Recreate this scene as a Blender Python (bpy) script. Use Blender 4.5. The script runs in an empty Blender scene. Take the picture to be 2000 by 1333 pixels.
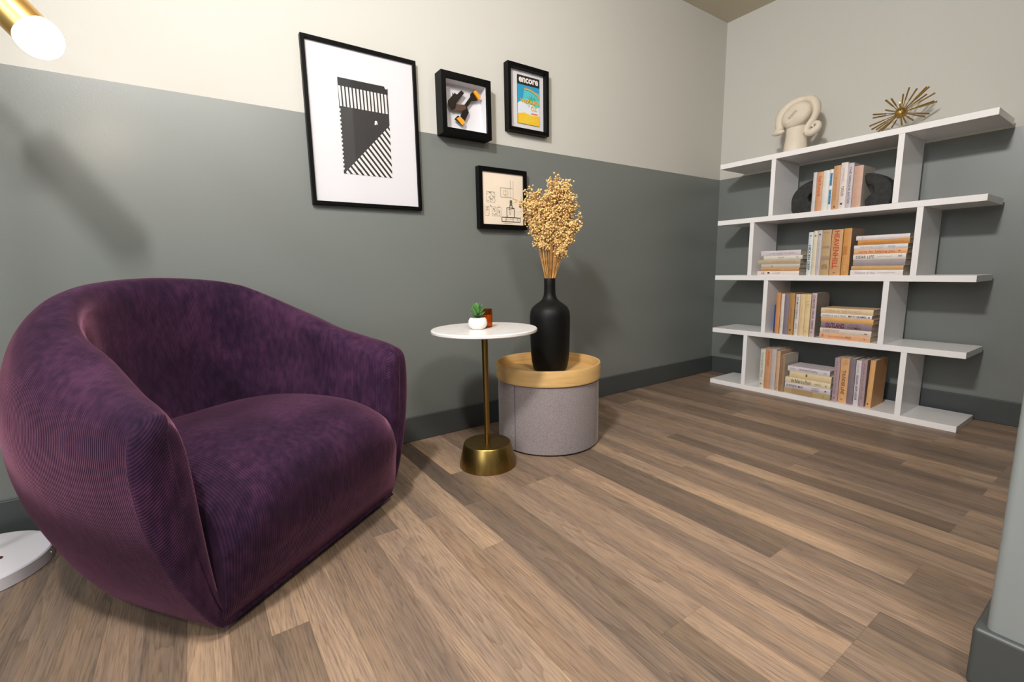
import bpy, bmesh, math, random
from mathutils import Vector, Matrix
random.seed(7)
PI = math.pi
SC = bpy.context.scene
COL = SC.collection

# ------------------------------------------------------------------ camera
cam_d = bpy.data.cameras.new('camera'); cam = bpy.data.objects.new('camera', cam_d); COL.objects.link(cam)
yaw, pitch, roll = math.radians(55.594), math.radians(-8.826), math.radians(-1.053)
f_ = Vector((math.cos(yaw)*math.cos(pitch), math.sin(yaw)*math.cos(pitch), math.sin(pitch)))
r_ = Vector((math.sin(yaw), -math.cos(yaw), 0)); u_ = r_.cross(f_)
r2 = math.cos(roll)*r_ + math.sin(roll)*u_; u2 = -math.sin(roll)*r_ + math.cos(roll)*u_
M = Matrix.Identity(4)
for i in range(3): M[i][0] = r2[i]; M[i][1] = u2[i]; M[i][2] = -f_[i]
M.translation = (-3.154, -1.960, 0.782)
cam.matrix_world = M
cam_d.sensor_width = 36; cam_d.lens = 900.28/2000*36; cam_d.clip_start = .02
SC.camera = cam

# ------------------------------------------------------------------ world, exposure, lights
w = bpy.data.worlds.new('world'); SC.world = w; w.use_nodes = True
w.node_tree.nodes['Background'].inputs[0].default_value = (.90, .95, 1.0, 1)
w.node_tree.nodes['Background'].inputs[1].default_value = .25
SC.view_settings.view_transform = 'Standard'; SC.view_settings.look = 'None'
SC.view_settings.exposure = 0.0; SC.view_settings.gamma = 1.0

def area(name, loc, target, size, power, col, shape='DISK'):
    l = bpy.data.lights.new(name, 'AREA'); l.shape = shape; l.size = size; l.energy = power; l.color = col
    o = bpy.data.objects.new(name, l); COL.objects.link(o); o.location = loc
    o.rotation_euler = (Vector(target)-Vector(loc)).to_track_quat('-Z', 'Y').to_euler()
    return o
area('ceiling_light_left', (-3.52, -1.56, 2.37), (-.9, -1.20, 1.05), .26, 94, (1, .975, .95))
area('fill_light_far_left', (-4.75, -1.35, 2.37), (-4.2, -.5, .5), .40, 17, (.93, .96, 1))  # added fill to lift the left wall, not a known fixture
area('fill_light_front_floor', (-2.75, -2.45, 2.37), (-2.6, -1.6, 0), .45, 42, (1, .95, .90))  # added overhead fill, brightens the floor near the camera
area('ceiling_light_right', (-1.62, -1.12, 2.38), (-1.66, -.50, .6), .20, 4, (1, .86, .66))
area('fill_light_shelf', (-5.5, -2.55, 1.75), (-1.2, -1.0, .7), 1.3, 35, (.90, .95, 1))  # added broad soft fill for the shelf fronts, no window behind it

# ------------------------------------------------------------------ materials
def mat(name, col, rough=.6, metal=0, spec=.5, sheen=0, sheen_col=None, coat=0):
    m = bpy.data.materials.new(name); m.use_nodes = True
    b = m.node_tree.nodes['Principled BSDF']
    b.inputs['Base Color'].default_value = (*col, 1); b.inputs['Roughness'].default_value = rough
    b.inputs['Metallic'].default_value = metal; b.inputs['Specular IOR Level'].default_value = spec
    if sheen:
        b.inputs['Sheen Weight'].default_value = sheen; b.inputs['Sheen Roughness'].default_value = .35
        if sheen_col: b.inputs['Sheen Tint'].default_value = (*sheen_col, 1)
    b.inputs['Coat Weight'].default_value = coat
    return m
def nt(m): return m.node_tree, m.node_tree.nodes, m.node_tree.links, m.node_tree.nodes['Principled BSDF']
def nmath(n, l, op, a, b=None, c=None):
    x = n.new('ShaderNodeMath'); x.operation = op
    for i, v in enumerate((a, b, c)):
        if v is None: continue
        if isinstance(v, (int, float)): x.inputs[i].default_value = v
        else: l.new(v, x.inputs[i])
    return x.outputs[0]
def ramp(n, l, fac, stops):
    r = n.new('ShaderNodeValToRGB'); e = r.color_ramp.elements
    e[0].position, e[0].color = stops[0][0], (*stops[0][1], 1)
    e[1].position, e[1].color = stops[-1][0], (*stops[-1][1], 1)
    for p, c in stops[1:-1]:
        q = e.new(p); q.color = (*c, 1)
    l.new(fac, r.inputs[0]); return r.outputs[0]
def noisy(m, c1, c2, scale, stretch=(1, 1, 1), bump=0, detail=4, coord='Object', dist=0):
    t, n, l, b = nt(m)
    tc = n.new('ShaderNodeTexCoord'); mp = n.new('ShaderNodeMapping'); mp.inputs['Scale'].default_value = stretch
    l.new(tc.outputs[coord], mp.inputs[0])
    no = n.new('ShaderNodeTexNoise'); no.inputs['Scale'].default_value = scale; no.inputs['Detail'].default_value = detail
    no.inputs['Distortion'].default_value = dist
    l.new(mp.outputs[0], no.inputs[0])
    l.new(ramp(n, l, no.outputs[0], [(.3, c1), (.7, c2)]), b.inputs['Base Color'])
    if bump:
        bp = n.new('ShaderNodeBump'); bp.inputs['Strength'].default_value = bump; bp.inputs['Distance'].default_value = .002
        l.new(no.outputs[0], bp.inputs['Height']); l.new(bp.outputs[0], b.inputs['Normal'])
    return m
M_ = {}
M_['gold'] = mat('brushed_brass', (.30, .18, .05), .34, 1)
noisy(M_['gold'], (.24, .158, .045), (.33, .215, .066), 60, (1, 1, .1))
M_['gold2'] = mat('aged_brass', (.46, .29, .09), .40, 1)
M_['lampbrass'] = mat('lamp_brass', (.90, .56, .18), .35, 1)
M_['white'] = mat('white_lacquer', (.90, .875, .865), .22, spec=.45)
M_['marble'] = mat('white_marble', (.8, .77, .75), .25)
noisy(M_['marble'], (.84, .81, .79), (.72, .69, .68), 5, detail=8, dist=2)
M_['black'] = mat('black_frame', (.003, .003, .003), .38, spec=.10)
M_['matte_black'] = mat('matte_black', (.0035, .0033, .003), .5, spec=.22)
M_['stone'] = noisy(mat('black_stone', (.02, .02, .02), .8), (.012, .012, .012), (.035, .034, .032), 60, bump=.5)
M_['mat'] = mat('mat_board', (.68, .665, .69), .7)
M_['cream'] = noisy(mat('cream_paper', (.8, .7, .58), .8), (.86, .74, .60), (.80, .68, .53), 6)
M_['ink'] = mat('dark_ink', (.05, .045, .04), .8)
M_['grey_ink'] = mat('grey_ink', (.26, .22, .17), .8)
M_['plaster'] = noisy(mat('cream_ceramic', (.72, .63, .50), .6), (.76, .67, .55), (.68, .59, .47), 9, bump=.1)
M_['pot'] = mat('white_ceramic', (.85, .80, .77), .35)
M_['leaf'] = noisy(mat('succulent_leaf', (.1, .3, .08), .45), (.025, .14, .02), (.13, .30, .08), 50)
M_['soil'] = mat('brown_soil', (.08, .05, .03), .9)
M_['tray'] = noisy(mat('blond_wood', (.62, .36, .12), .5), (.66, .42, .17), (.54, .32, .11), 8, (1, 1, 9), bump=.05)
M_['felt'] = noisy(mat('grey_felt', (.26, .22, .23), .95, sheen=.3), (.215, .18, .18), (.31, .265, .262), 180, bump=.35)
M_['felt_seam'] = mat('felt_seam', (.13, .12, .14), .95)
M_['flower'] = noisy(mat('dried_flower', (.7, .42, .13), .8), (.55, .31, .075), (.92, .68, .32), 60)
M_['stem'] = noisy(mat('dried_stem', (.5, .25, .07), .8), (.34, .15, .035), (.62, .34, .10), 40)
M_['lampbase'] = mat('white_painted_metal', (.70, .68, .72), .35, spec=.6)
M_['steel'] = mat('screw_steel', (.7, .7, .7), .3, 1)
M_['redhole'] = mat('dark_red_hole', (.05, .008, .01), .8)
M_['brown_film'] = mat('brown_flex_film', (.012, .007, .006), .3)
M_['brown_light'] = mat('light_brown_flex_film', (.10, .055, .036), .35)
M_['amber_chip'] = mat('orange_connector', (.85, .36, .02), .35)
M_['page'] = noisy(mat('book_pages', (.62, .55, .44), .9), (.66, .60, .50), (.50, .43, .34), 90, (1, 1, 1))

# glass pane (clear, reflecting)
def pane_mat():
    m = bpy.data.materials.new('clear_glass_pane'); m.use_nodes = True
    n = m.node_tree.nodes; l = m.node_tree.links; n.clear()
    o = n.new('ShaderNodeOutputMaterial'); mx = n.new('ShaderNodeMixShader'); tr = n.new('ShaderNodeBsdfTransparent')
    g = n.new('ShaderNodeBsdfGlossy'); g.inputs['Roughness'].default_value = .02
    gm = n.new('ShaderNodeNewGeometry'); dt = n.new('ShaderNodeVectorMath'); dt.operation = 'DOT_PRODUCT'
    l.new(gm.outputs['Incoming'], dt.inputs[0]); l.new(gm.outputs['Normal'], dt.inputs[1])
    fo = nmath(n, l, 'ADD', nmath(n, l, 'MULTIPLY', nmath(n, l, 'POWER', nmath(n, l, 'SUBTRACT', 1, nmath(n, l, 'ABSOLUTE', dt.outputs['Value'])), 5), .9), .018)
    l.new(fo, mx.inputs[0]); l.new(tr.outputs[0], mx.inputs[1]); l.new(g.outputs[0], mx.inputs[2]); l.new(mx.outputs[0], o.inputs[0])
    return m
M_['pane'] = pane_mat()
# amber glass
def amber():
    m = bpy.data.materials.new('amber_glass'); m.use_nodes = True
    n = m.node_tree.nodes; l = m.node_tree.links; n.clear()
    o = n.new('ShaderNodeOutputMaterial'); mx = n.new('ShaderNodeMixShader'); tr = n.new('ShaderNodeBsdfTransparent')
    tr.inputs[0].default_value = (.86, .56, .20, 1)
    g = n.new('ShaderNodeBsdfGlossy'); g.inputs['Roughness'].default_value = .06; g.inputs[0].default_value = (1, .75, .45, 1)
    gm = n.new('ShaderNodeNewGeometry'); dt = n.new('ShaderNodeVectorMath'); dt.operation = 'DOT_PRODUCT'
    l.new(gm.outputs['Incoming'], dt.inputs[0]); l.new(gm.outputs['Normal'], dt.inputs[1])
    fo = nmath(n, l, 'ADD', nmath(n, l, 'MULTIPLY', nmath(n, l, 'POWER', nmath(n, l, 'SUBTRACT', 1, nmath(n, l, 'ABSOLUTE', dt.outputs['Value'])), 5), .9), .04)
    l.new(fo, mx.inputs[0]); l.new(tr.outputs[0], mx.inputs[1]); l.new(g.outputs[0], mx.inputs[2]); l.new(mx.outputs[0], o.inputs[0])
    return m
M_['amber'] = amber()
M_['wax'] = mat('candle_wax', (.60, .34, .12), .5)

# two-tone wall paint
HP = 1.380
def wall_mat():
    m = mat('two_tone_wall_paint', (.5, .5, .5), .62, spec=.35); t, n, l, b = nt(m)
    g = n.new('ShaderNodeNewGeometry'); s = n.new('ShaderNodeSeparateXYZ'); l.new(g.outputs['Position'], s.inputs[0])
    f = nmath(n, l, 'GREATER_THAN', s.outputs['Z'], HP)
    mx = n.new('ShaderNodeMix'); mx.data_type = 'RGBA'; l.new(f, mx.inputs[0])
    mx.inputs[6].default_value = (.160, .174, .162, 1); mx.inputs[7].default_value = (.565, .552, .505, 1)
    l.new(mx.outputs[2], b.inputs['Base Color'])
    rr = n.new('ShaderNodeMapRange'); l.new(f, rr.inputs[0]); rr.inputs[3].default_value = .40; rr.inputs[4].default_value = .75
    sp_ = n.new('ShaderNodeMapRange'); l.new(f, sp_.inputs[0]); sp_.inputs[3].default_value = .9; sp_.inputs[4].default_value = .3; l.new(sp_.outputs[0], b.inputs['Specular IOR Level'])
    l.new(rr.outputs[0], b.inputs['Roughness'])
    no = n.new('ShaderNodeTexNoise'); no.inputs['Scale'].default_value = 160; no.inputs['Detail'].default_value = 3
    l.new(g.outputs['Position'], no.inputs[0])
    bp = n.new('ShaderNodeBump'); bp.inputs['Strength'].default_value = .12; bp.inputs['Distance'].default_value = .0015
    l.new(no.outputs[0], bp.inputs['Height']); l.new(bp.outputs[0], b.inputs['Normal'])
    return m
M_['wall'] = wall_mat()
M_['base'] = mat('grey_vinyl_baseboard', (.054, .060, .059), .45)
M_['ceil'] = mat('ceiling_paint', (.62, .56, .44), .8)
M_['jamb'] = mat('grey_painted_wall_end', (.225, .245, .24), .5)

def floor_mat():
    m = mat('oak_vinyl_planks', (.3, .2, .14), .42, spec=.4); t, n, l, b = nt(m)
    g = n.new('ShaderNodeNewGeometry'); s = n.new('ShaderNodeSeparateXYZ'); l.new(g.outputs['Position'], s.inputs[0])
    W = .0762; L = .98
    xs = nmath(n, l, 'DIVIDE', nmath(n, l, 'ADD', s.outputs['X'], 2.7848+W*200), W)
    col = nmath(n, l, 'FLOOR', xs); fx = nmath(n, l, 'FRACT', xs)
    wn = n.new('ShaderNodeTexWhiteNoise'); wn.noise_dimensions = '1D'; l.new(col, wn.inputs['W'])
    off = nmath(n, l, 'MULTIPLY', nmath(n, l, 'ROUND', nmath(n, l, 'MULTIPLY', wn.outputs['Value'], 3.0)), .25)
    ys = nmath(n, l, 'ADD', nmath(n, l, 'DIVIDE', nmath(n, l, 'ADD', s.outputs['Y'], 1.163+L*50), L), off)
    row = nmath(n, l, 'FLOOR', ys); fy = nmath(n, l, 'FRACT', ys)
    cb = n.new('ShaderNodeCombineXYZ'); l.new(col, cb.inputs[0]); l.new(row, cb.inputs[1])
    w2 = n.new('ShaderNodeTexWhiteNoise'); w2.noise_dimensions = '3D'; l.new(cb.outputs[0], w2.inputs['Vector'])
    # grain coordinates: stretched along Y, shifted per plank
    sh = n.new('ShaderNodeVectorMath'); sh.operation = 'SCALE'; sh.inputs['Scale'].default_value = 7.0; l.new(w2.outputs['Color'], sh.inputs[0])
    mp = n.new('ShaderNodeMapping'); mp.inputs['Scale'].default_value = (1, .055, 1); l.new(g.outputs['Position'], mp.inputs[0])
    ad = n.new('ShaderNodeVectorMath'); ad.operation = 'ADD'; l.new(mp.outputs[0], ad.inputs[0]); l.new(sh.outputs[0], ad.inputs[1])
    n1 = n.new('ShaderNodeTexNoise'); n1.inputs['Scale'].default_value = 17; n1.inputs['Detail'].default_value = 5; n1.inputs['Distortion'].default_value = .6; l.new(ad.outputs[0], n1.inputs[0])
    n2 = n.new('ShaderNodeTexNoise'); n2.inputs['Scale'].default_value = 330; n2.inputs['Detail'].default_value = 5; l.new(ad.outputs[0], n2.inputs[0])
    # cathedral grain: rings of a stretched noise field
    n3 = n.new('ShaderNodeTexNoise'); n3.inputs['Scale'].default_value = 11; n3.inputs['Detail'].default_value = 1.5; n3.inputs['Distortion'].default_value = .5; l.new(ad.outputs[0], n3.inputs[0])
    rg = nmath(n, l, 'FRACT', nmath(n, l, 'MULTIPLY', n3.outputs[0], 26))
    rg = nmath(n, l, 'POWER', rg, 2.5)
    base = ramp(n, l, w2.outputs['Value'], [(0, (.165, .119, .088)), (.2, (.200, .145, .106)), (.45, (.270, .192, .140)), (.62, (.230, .164, .120)), (.8, (.320, .226, .162)), (1, (.385, .272, .186))])
    tone = ramp(n, l, n1.outputs[0], [(.26, (.62, .63, .66)), (.42, (.88, .88, .90)), (.55, (1.06, 1.04, 1.0)), (.74, (1.34, 1.24, 1.10))])
    m1 = n.new('ShaderNodeMix'); m1.data_type = 'RGBA'; m1.blend_type = 'MULTIPLY'; m1.inputs[0].default_value = 1
    l.new(base, m1.inputs[6]); l.new(tone, m1.inputs[7])
    fine = ramp(n, l, n2.outputs[0], [(.34, (.62, .60, .59)), (.50, (1.0, 1.0, 1.0)), (.68, (1.14, 1.13, 1.1))])
    m2 = n.new('ShaderNodeMix'); m2.data_type = 'RGBA'; m2.blend_type = 'MULTIPLY'; m2.inputs[0].default_value = .7
    l.new(m1.outputs[2], m2.inputs[6]); l.new(fine, m2.inputs[7])
    rc = ramp(n, l, rg, [(0, (1, 1, 1)), (1, (.74, .71, .68))])
    m3 = n.new('ShaderNodeMix'); m3.data_type = 'RGBA'; m3.blend_type = 'MULTIPLY'; m3.inputs[0].default_value = .9
    l.new(m2.outputs[2], m3.inputs[6]); l.new(rc, m3.inputs[7])
    # seams
    dx = nmath(n, l, 'MINIMUM', fx, nmath(n, l, 'SUBTRACT', 1, fx)); dy = nmath(n, l, 'MINIMUM', fy, nmath(n, l, 'SUBTRACT', 1, fy))
    sx = nmath(n, l, 'LESS_THAN', dx, .010); sy = nmath(n, l, 'LESS_THAN', dy, .0008)
    se = nmath(n, l, 'MAXIMUM', sx, sy)
    m4 = n.new('ShaderNodeMix'); m4.data_type = 'RGBA'; m4.blend_type = 'MULTIPLY'
    l.new(nmath(n, l, 'MULTIPLY', se, .35), m4.inputs[0]); l.new(m3.outputs[2], m4.inputs[6]); m4.inputs[7].default_value = (.4, .36, .33, 1)
    l.new(m4.outputs[2], b.inputs['Base Color'])
    hh = nmath(n, l, 'SUBTRACT', nmath(n, l, 'MULTIPLY', n2.outputs[0], .5), nmath(n, l, 'MULTIPLY', se, .6))
    bp = n.new('ShaderNodeBump'); bp.inputs['Strength'].default_value = .18; bp.inputs['Distance'].default_value = .001
    l.new(hh, bp.inputs['Height']); l.new(bp.outputs[0], b.inputs['Normal'])
    rr = n.new('ShaderNodeMapRange'); l.new(n2.outputs[0], rr.inputs[0]); rr.inputs[3].default_value = .52; rr.inputs[4].default_value = .36
    l.new(rr.outputs[0], b.inputs['Roughness'])
    return m
M_['floor'] = floor_mat()

def corduroy(name, rot=0.0, seams=()):
    m = mat(name, (.1, .03, .09), .85, spec=.15, sheen=.30, sheen_col=(1, .42, .60)); t, n, l, b = nt(m)
    uv = n.new('ShaderNodeTexCoord'); mp = n.new('ShaderNodeMapping'); mp.inputs['Rotation'].default_value = (0, 0, rot)
    l.new(uv.outputs['UV'], mp.inputs[0])
    s = n.new('ShaderNodeSeparateXYZ'); l.new(mp.outputs[0], s.inputs[0])
    ph = nmath(n, l, 'MULTIPLY', s.outputs['X'], 2*PI/.0052)
    wv = nmath(n, l, 'MULTIPLY', nmath(n, l, 'ADD', nmath(n, l, 'SINE', ph), 1), .5)
    # nap: mottled patches where the pile is brushed other ways
    no = n.new('ShaderNodeTexNoise'); no.inputs['Scale'].default_value = 5.5; no.inputs['Detail'].default_value = 7; no.inputs['Roughness'].default_value = .62
    l.new(uv.outputs['Object'], no.inputs[0])
    nf = n.new('ShaderNodeTexNoise'); nf.inputs['Scale'].default_value = 70; nf.inputs['Detail'].default_value = 4
    mp2 = n.new('ShaderNodeMapping'); mp2.inputs['Scale'].default_value = (1, 1, .35); l.new(uv.outputs['Object'], mp2.inputs[0]); l.new(mp2.outputs[0], nf.inputs[0])
    mixn = nmath(n, l, 'ADD', nmath(n, l, 'MULTIPLY', no.outputs[0], .6), nmath(n, l, 'MULTIPLY', nf.outputs[0], .4))
    c = ramp(n, l, mixn, [(.36, (.013, .0048, .018)), (.5, (.031, .0105, .034)), (.64, (.062, .021, .055))])
    gr = ramp(n, l, wv, [(0, (.50, .46, .50)), (.7, (1.1, 1.1, 1.1))])
    mx = n.new('ShaderNodeMix'); mx.data_type = 'RGBA'; mx.blend_type = 'MULTIPLY'; mx.inputs[0].default_value = .8
    l.new(c, mx.inputs[6]); l.new(gr, mx.inputs[7]); l.new(mx.outputs[2], b.inputs['Base Color'])
    for us in seams:
        near = nmath(n, l, 'LESS_THAN', nmath(n, l, 'ABSOLUTE', nmath(n, l, 'SUBTRACT', s.outputs['X'], us)), .0028)
        wv = nmath(n, l, 'SUBTRACT', wv, nmath(n, l, 'MULTIPLY', near, 3))
    hs = nmath(n, l, 'ADD', nmath(n, l, 'MULTIPLY', wv, 1), nmath(n, l, 'MULTIPLY', nf.outputs[0], .8))
    bp = n.new('ShaderNodeBump'); bp.inputs['Strength'].default_value = .5; bp.inputs['Distance'].default_value = .0012
    l.new(hs, bp.inputs['Height']); l.new(bp.outputs[0], b.inputs['Normal'])
    return m
M_['cord'] = corduroy('purple_corduroy')
M_['cord_shell'] = corduroy('purple_corduroy_shell', 0, (.47, 1.42))
M_['cord_front'] = corduroy('purple_corduroy_front', math.radians(48))

_cc = {}
def paint(c, rough=.55):
    k = (tuple(round(x, 3) for x in c), rough)
    if k not in _cc: _cc[k] = mat('print_colour', c, rough)
    return _cc[k]
def srgb(r, g, b):
    f = lambda v: (v/255/12.92) if v <= 10 else ((v/255+.055)/1.055)**2.4
    return (f(r), f(g), f(b))

# ------------------------------------------------------------------ mesh helpers
class MB:
    def __init__(s): s.v = []; s.f = []; s.uv = {}; s.mi = []
    def add(s, vs, fs, uvs=None, mi=0):
        o = len(s.v); s.v += [tuple(v) for v in vs]
        for k, f in enumerate(fs):
            s.f.append(tuple(i+o for i in f)); s.mi.append(mi)
            if uvs: s.uv[len(s.f)-1] = [uvs[i] for i in f]
    def box(s, x0, x1, y0, y1, z0, z1):
        v = [(x, y, z) for x in (x0, x1) for y in (y0, y1) for z in (z0, z1)]
        s.add(v, [(0, 1, 3, 2), (4, 6, 7, 5), (0, 4, 5, 1), (2, 3, 7, 6), (0, 2, 6, 4), (1, 5, 7, 3)])
    def lathe(s, prof, n=64, c=(0, 0, 0)):
        vs = []; fs = []; m = len(prof)
        for i in range(n):
            a = 2*PI*i/n
            for r, z in prof: vs.append((c[0]+r*math.cos(a), c[1]+r*math.sin(a), c[2]+z))
        for i in range(n):
            j = (i+1) % n
            for k in range(m-1): fs.append((i*m+k, j*m+k, j*m+k+1, i*m+k+1))
        s.add(vs, fs)
    def tube(s, pts, rad, n=10, cap=True, flat=1.0, up=None):
        pts = [Vector(p) for p in pts]; rr = rad if isinstance(rad, (list, tuple)) else [rad]*len(pts)
        vs = []; fs = []; prev = None
        for i, p in enumerate(pts):
            t = (pts[min(i+1, len(pts)-1)]-pts[max(i-1, 0)]).normalized()
            if up is not None: a = Vector(up); a = (a-a.dot(t)*t).normalized()
            elif prev is None:
                a = t.orthogonal().normalized()
            else: a = (prev-prev.dot(t)*t).normalized()
            prev = a; b = t.cross(a)
            for k in range(n):
                th = 2*PI*k/n; vs.append(p+rr[i]*(math.cos(th)*a*flat+math.sin(th)*b))
        for i in range(len(pts)-1):
            for k in range(n):
                j = (k+1) % n; fs.append((i*n+k, i*n+j, (i+1)*n+j, (i+1)*n+k))
        if cap: fs.append(tuple(range(n-1, -1, -1))); fs.append(tuple((len(pts)-1)*n+k for k in range(n)))
        s.add(vs, fs)
    def ball(s, c, r, nu=12, nv=8, sc=(1, 1, 1), rot=None):
        vs = []; fs = []
        for j in range(nv+1):
            ph = PI*j/nv
            for i in range(nu):
                a = 2*PI*i/nu; v = Vector((math.sin(ph)*math.cos(a)*sc[0], math.sin(ph)*math.sin(a)*sc[1], math.cos(ph)*sc[2]))*r
                if rot: v = rot @ v
                vs.append(v+Vector(c))
        for j in range(nv):
            for i in range(nu):
                k = (i+1) % nu; fs.append((j*nu+i, (j+1)*nu+i, (j+1)*nu+k, j*nu+k))
        s.add(vs, fs)
    def prism(s, poly, a, b, mapf):
        """poly 2D extruded between depth a and b; mapf(u, v, d) -> xyz"""
        n = len(poly); vs = [mapf(u, v, a) for u, v in poly]+[mapf(u, v, b) for u, v in poly]
        fs = [tuple(range(n)), tuple(range(2*n-1, n-1, -1))]+[(i, i+n, (i+1) % n+n, (i+1) % n) for i in range(n)]
        s.add(vs, fs)
    def build(s, name, m, parent=None, smooth=False, loc=(0, 0, 0), bevel=0, seg=2, angle=35, weld=True):
        me = bpy.data.meshes.new(name); me.from_pydata(s.v, [], s.f)
        ms = m if isinstance(m, (list, tuple)) else [m]
        for q in ms: me.materials.append(q)
        for i, p in enumerate(me.polygons): p.material_index = s.mi[i]
        if s.uv:
            ul = me.uv_layers.new(name='UVMap')
            for p in me.polygons:
                if p.index in s.uv:
                    for k, li in enumerate(p.loop_indices): ul.data[li].uv = s.uv[p.index][k]
        bm = bmesh.new(); bm.from_mesh(me)
        if weld: bmesh.ops.remove_doubles(bm, verts=bm.verts, dist=1e-6)
        bmesh.ops.recalc_face_normals(bm, faces=bm.faces); bm.to_mesh(me); bm.free()
        if smooth:
            for p in me.polygons: p.use_smooth = True
            me.set_sharp_from_angle(angle=math.radians(angle))
        o = bpy.data.objects.new(name, me); COL.objects.link(o); o.location = loc
        if parent: o.parent = parent
        if bevel:
            bv = o.modifiers.new('bevel', 'BEVEL'); bv.width = bevel; bv.segments = seg; bv.limit_method = 'ANGLE'
            for p in me.polygons: p.use_smooth = True
            bv.harden_normals = True
        return o
def thing(name, label, cat, loc=(0, 0, 0), rz=0, group=None):
    o = bpy.data.objects.new(name, None); COL.objects.link(o); o.location = loc; o.rotation_euler = (0, 0, rz)
    o.empty_display_size = .05; o['label'] = label; o['category'] = cat
    if group: o['group'] = group
    return o
def struct(o): o['kind'] = 'structure'; return o

_font = {}
def text_polys(txt, bold=0, shear=0):
    k = (txt, bold, shear)
    if k in _font: return _font[k]
    c = bpy.data.curves.new('t', 'FONT'); c.body = txt; c.size = 1; c.offset = bold; c.shear = shear; c.resolution_u = 3
    o = bpy.data.objects.new('t', c); COL.objects.link(o)
    dg = bpy.context.evaluated_depsgraph_get(); me = bpy.data.meshes.new_from_object(o.evaluated_get(dg))
    vs = [(v.co.x, v.co.y) for v in me.vertices]; fs = [tuple(p.vertices) for p in me.polygons]
    bpy.data.objects.remove(o); bpy.data.curves.remove(c); bpy.data.meshes.remove(me)
    xs = [v[0] for v in vs]; ys = [v[1] for v in vs]
    x0, x1, y0, y1 = min(xs), max(xs), min(ys), max(ys)
    vs = [((x-x0)/(x1-x0), (y-y0)/(y1-y0)) for x, y in vs]
    _font[k] = (vs, fs); return _font[k]
def put_text(mb, txt, mapf, mi=0, bold=0, shear=0):
    vs, fs = text_polys(txt, bold, shear)
    mb.add([mapf(u, v) for u, v in vs], fs, mi=mi)

# ------------------------------------------------------------------ room
b = MB(); b.box(-7, 0.1, -6.5, 0.1, -.1, 0); struct(b.build('floor', M_['floor']))
b = MB(); b.box(-7, .1, -6.5, .1, 2.4, 2.5); struct(b.build('ceiling', M_['ceil']))
b = MB(); b.box(-7, 0, 0, .1, 0, 2.4); struct(b.build('wall_left', M_['wall']))
b = MB(); b.box(0, .1, -2.25, .1, 0, 2.4); struct(b.build('wall_back', M_['wall']))
b = MB(); b.box(-1.90, .0, -2.25, -2.15, 0, 2.4); struct(b.build('wall_alcove', M_['wall']))
HB = .117
b = MB(); b.box(-2.023, -1.90, -6.5, -1.825, 0, 2.4); struct(b.build('wall_right', M_['jamb'], bevel=.012, seg=4))
def bboard(name, x0, x1, y0, y1, bev=.004):
    b = MB(); b.box(x0, x1, y0, y1, 0, HB); return struct(b.build(name, M_['base'], bevel=bev, seg=3))
bboard('baseboard_left', -7, 0, -.011, 0)
bboard('baseboard_back', -.011, 0, -2.15, -.011)
bboard('baseboard_right', -2.035, -1.888, -6.5, -1.810, .008)
bboard('baseboard_alcove', -1.888, -.011, -2.15, -2.139)

# ------------------------------------------------------------------ bookshelf
XF, XB, YL, YR = -.3286, -.0423, -.203, -1.438
Z = [.0293, .3757, .7193, 1.0650, 1.4110]; T = .0293
shelf = thing('bookshelf', 'tall white open bookshelf with staggered uprights against the back wall', 'bookshelf', (XF, YL, 0))
for z in Z:
    b = MB(); b.box(0, XB-XF, YR-YL, 0, z-T, z); b.build('shelf_board', M_['white'], shelf, bevel=.0015)
for k, (ya, yb) in enumerate([(-.415, -1.205), (-.520, -1.106), (-.415, -1.205), (-.520, -1.106)]):
    for y in (ya, yb):
        b = MB(); b.box(.001, XB-XF-.001, y-.0245-YL, y-YL, Z[k], Z[k+1]-T); b.build('upright', M_['white'], shelf, bevel=.0012)

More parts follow.
